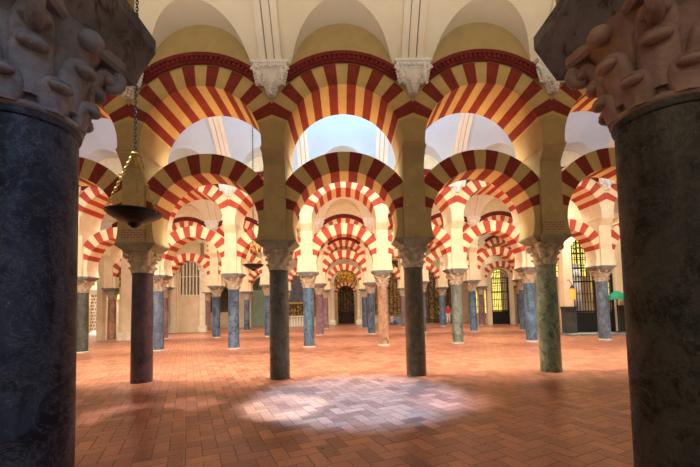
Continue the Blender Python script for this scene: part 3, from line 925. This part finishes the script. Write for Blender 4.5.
# ------------------------------------------------------------------ iron gates
def gate(x, y, w_, h, lab, name='iron_gate', nbar=9, glow=None, arch=True, zlow=0):
    o = empty(name, (x, y, zlow), lab, 'gate')
    fr = MB().box(-w_, -w_ + .08, -.04, .04, 0, h).box(w_ - .08, w_, -.04, .04, 0, h)
    for zz in (.05, 1.1, 2.6, 3.3, h - .05):
        if zz < h: fr.box(-w_, w_, -.035, .035, zz, zz + .07)
    fr.build('frame', M_iron, o)
    g = MB()
    for i in range(nbar):
        xx = -w_ + 2*w_*(i + 1)/(nbar + 1); zt = h + (math.sqrt(max(0, w_*w_ - xx*xx)) if arch else 0)
        g.tube([(xx, 0, .05), (xx, 0, zt)], .018, 6)
        g.blob((xx, 0, 1.6), (.035, .035, .06), 6, 4); g.blob((xx, 0, 2.9), (.035, .035, .06), 6, 4)
    if arch:
        for q in (.45, .72, .98):
            g.tube([(w_*q*math.cos(PI*i/16), 0, h + w_*q*math.sin(PI*i/16)) for i in range(17)], .02, 5)
    for zz in (h - .25, 2.0, .6): g.box(-w_ + .05, w_ - .05, -.012, .012, zz, zz + .03)
    g.build('bars', M_iron, o, 50)
    p = MB().box(-w_ + .08, w_ - .08, -.02, .02, .12, 1.08).build('lower_panel', M_iron, o)
    return o
gate(12.47, ROWY[5] + .05, .70, 3.75, 'black iron gate before the yellow lit chapel, centre right at the back')
gate(12.05, 17.5, .70, 4.1, 'tall black iron gate with grey curtain, right of the green column')
gate(13.22, 17.5, .41, 4.2, 'black iron grille beside the near right column')
for x_, y_, w_, z0_, z1_, lb in ((12.45, ROWY[5] + 2.4, 1.2, .9, 5.0, 'glowing yellow window behind the gate at centre right'),
                                 (12.3, 18.9, 1.0, 3.0, 5.2, 'glowing yellow window above the curtained gate at right'),
                                 (14.6, 18.9, 1.0, 1.9, 5.2, 'glowing yellow window behind the grille by the right edge')):
    o = empty('leaded_window', (x_, y_, z0_), lb, 'window')
    MB().box(-w_, w_, 0, .05, 0, z1_ - z0_).build('glass', M_glow, o)
    g = MB()
    for i in range(9): xx = -w_ + 2*w_*i/8; g.box(xx - .02, xx + .02, -.04, 0, 0, z1_ - z0_)
    for i in range(8): zz = (z1_ - z0_)*i/7; g.box(-w_, w_, -.04, 0, zz - .02, zz + .02)
    g.build('lead_bars', M_iron, o)
cu = MB(); n = 40; vs = []
for i in range(n + 1):
    xx = -.42 + .84*i/n; vs += [(xx, .05*math.sin(i*1.25), .01), (xx, .05*math.sin(i*1.25 + .3), 3.6)]
cu.add(vs, [(2*i, 2*i + 2, 2*i + 3, 2*i + 1) for i in range(n)])
cu = cu.build('curtain', M_curtain, None, 60, (11.75, 17.75, 0)); md = cu.modifiers.new('s', 'SOLIDIFY'); md.thickness = .02
tag(cu, 'long grey white curtain behind the tall gate at right', 'curtain')
for x_, lb in ((11.05, 'pale chapel pier with black base left of the curtained gate'), (13.95, 'pale chapel pier with black base beside the right foreground column')):
    o = empty('chapel_pier', (x_, 17.15, .1), lb, 'pier')
    MB().box(-.26, .26, -.25, .14, 0, 1.25).box(-.3, .3, -.3, .14, 1.2, 1.3).build('dado', M_black, o)
    MB().box(-.22, .22, -.16, .14, 1.3, 5.6).build('body', M_wall, o)
    MB().frustum((-.28, .28, -.16, .14), 5.6, (-.42, .42, -.3, .14), 5.85).build('capital', M_stone_pale, o)
stp = MB().box(10.7, 17, 16.4, 17.29, 0, .1).build('stone_step', M_impost_n); tag(stp, 'low grey stone step before the right hand gates', 'step')
ring('gate_arch', 12.05, 17.3, 4.1, .72, .9, .1, M_stone_pale, 0, 'pale moulded arch over the curtained gate at right')
ln = empty('wall_lantern', (11.0, 16.65, 1.75), 'small glowing orange lantern left of the curtained gate', 'lantern')
MB().lathe([(.0, 0), (.09, .02), (.13, .25), (.1, .5), (.0, .55)], 16, cap=False).build('glass', M_flame, ln, 50)
MB().lathe([(.12, .5), (.05, .66), (.0, .7)], 12).build('cap', M_iron, ln)
MB().tube([(0, 0, .7), (0, .2, .95), (0, .5, .95)], .018, 6).build('bracket', M_iron, ln)
tb = empty('display_stand', (13.3, 16.85, .1), 'stand with a green cloth shade before the right grille', 'stand')
MB().lathe([(.22, 0), (.22, .04), (.03, .07), (.025, 1.65)], 14).build('stem', M_iron, tb)
MB().lathe([(.42, 1.6), (.36, 1.78), (.12, 1.98), (.02, 2.02)], 18).build('shade', M_green, tb, 50)
# dark screens behind the right-hand bays
for x0_, x1_, lb, cell in ((7.15, 9.4, 'dark wooden chapel screen behind the blue columns right of the aisle', .5),
                           (9.6, 11.3, 'dim olive gilded chapel wall panel left of the lit gate', .45)):
    carved_panel('chapel_screen', x0_, x1_, yw - .2, 0, 5.2, lb, cell, M_gold, 'screen')

# ------------------------------------------------------------------ people
def skin_body(name, joints, edges, mat, parent):
    me = bpy.data.meshes.new(name); me.from_pydata([j[0] for j in joints], edges, [])
    o = link(name, me, parent); me.materials.append(mat)
    s_ = o.modifiers.new('skin', 'SKIN'); s_.use_smooth_shade = True
    o.modifiers.new('sub', 'SUBSURF').levels = 1
    sv = me.skin_vertices[0].data if me.skin_vertices else None
    if sv is None:
        bpy.context.view_layer.objects.active = o
        bpy.context.view_layer.update(); sv = me.skin_vertices[0].data
    for i, j in enumerate(joints): sv[i].radius = (j[1], j[1])
    sv[0].use_root = True
    return o
M_skin = plain('skin', (.55, .32, .22)); M_hair = plain('dark hair', (.03, .02, .015))
M_redc = plain('red cotton', (.62, .03, .03)); M_bluec = plain('blue denim', (.06, .16, .36)); M_white = plain('white cotton', (.75, .73, .7)); M_pink = plain('pink cotton', (.65, .30, .27))
def person(loc, rz, lab, top, legs, sit=False):
    o = empty('person', loc, lab, 'person', None, rz)
    h = -.72 if sit else 0
    J = [((0, 0, .95 + h), .13), ((0, 0, 1.2 + h), .13), ((0, 0, 1.42 + h), .10), ((0, 0, 1.52 + h), .05), ((0, -.01, 1.62 + h), .085), ((0, 0, 1.72 + h), .075)]
    E_ = [(0, 1), (1, 2), (2, 3), (3, 4), (4, 5)]
    for sg in (-1, 1):
        b = len(J)
        J += [((sg*.17, 0, 1.42 + h), .055), ((sg*.23, .02, 1.14 + h), .042), ((sg*.2, -.12, .92 + h), .034), ((sg*.19, -.17, .86 + h), .028)]
        E_ += [(2, b), (b, b + 1), (b + 1, b + 2), (b + 2, b + 3)]
        b = len(J)
        if sit: J += [((sg*.10, 0, .17), .09), ((sg*.14, -.38, .42), .065), ((sg*.13, -.55, .07), .045), ((sg*.13, -.70, .05), .04)]
        else: J += [((sg*.09, 0, .86), .09), ((sg*.10, -.02, .48), .062), ((sg*.10, .02, .09), .042), ((sg*.11, -.13, .045), .038)]
        E_ += [(0, b), (b, b + 1), (b + 1, b + 2), (b + 2, b + 3)]
    skin_body('body', J, E_, M_skin, o)
    t = MB(); t.lathe([(.165, .92 + h), (.16, 1.1 + h), (.175, 1.3 + h), (.15, 1.43 + h), (.07, 1.49 + h)], 18)
    t.v = [(x*1.12, y*.85, z) for x, y, z in t.v]
    for sg in (-1, 1): t.tube([(sg*.14, 0, 1.43 + h), (sg*.2, .01, 1.3 + h), (sg*.225, .02, 1.17 + h)], [.075, .068, .06], 10)
    t.build('shirt', top, o, 50)
    p = MB()
    for sg in (-1, 1):
        if sit: p.tube([(sg*.09, .02, .19), (sg*.12, -.2, .32), (sg*.14, -.39, .43), (sg*.135, -.47, .26), (sg*.13, -.55, .09)], [.12, .1, .085, .075, .065], 12)
        else: p.tube([(sg*.075, 0, .97), (sg*.09, 0, .8), (sg*.10, -.02, .48), (sg*.10, .02, .11)], [.12, .105, .08, .065], 12)
    p.build('trousers', legs, o, 50)
    MB().blob((0, .02, 1.70 + h), (.098, .11, .095), 14, 8).blob((0, .07, 1.62 + h), (.085, .06, .1), 12, 7).build('hair', M_hair, o, 60)
    fc = MB().blob((0, -.10, 1.635 + h), (.012, .02, .02), 8, 5).blob((0, -.088, 1.595 + h), (.028, .012, .008), 8, 5)
    for sg in (-1, 1): fc.blob((sg*.032, -.087, 1.66 + h), (.012, .008, .008), 8, 5).blob((sg*.088, 0, 1.635 + h), (.012, .02, .03), 8, 5)
    fc.build('face', M_skin, o, 60)
    for sg in (-1, 1):
        hd = MB(); hx, hy, hz = sg*.19, -.17, .85 + h
        hd.blob((hx, hy - .015, hz - .03), (.022, .04, .045), 8, 6)
        for f_ in range(4): hd.tube([(hx, hy - .045 + f_*.022, hz - .06), (hx - sg*.006, hy - .05 + f_*.024, hz - .10), (hx - sg*.018, hy - .05 + f_*.024, hz - .13 + abs(f_ - 1.5)*.006)], [.011, .01, .008], 6)
        hd.tube([(hx, hy - .05, hz - .02), (hx - sg*.012, hy - .075, hz - .05), (hx - sg*.016, hy - .075, hz - .075)], [.012, .01, .008], 6)
        hd.build('hand', M_skin, o, 60)
person((4.35, 31.9, 0), R(60), 'seated visitor in pink top and blue trousers by the right altarpiece', M_pink, M_bluec, True)
person((9.6, 32.3, 0), R(-20), 'standing visitor in a red top and white trousers right of the aisle', M_redc, M_white)
person((9.05, 32.9, 0), R(20), 'standing visitor in a dark top, left of the one in red', M_wood, M_bluec)
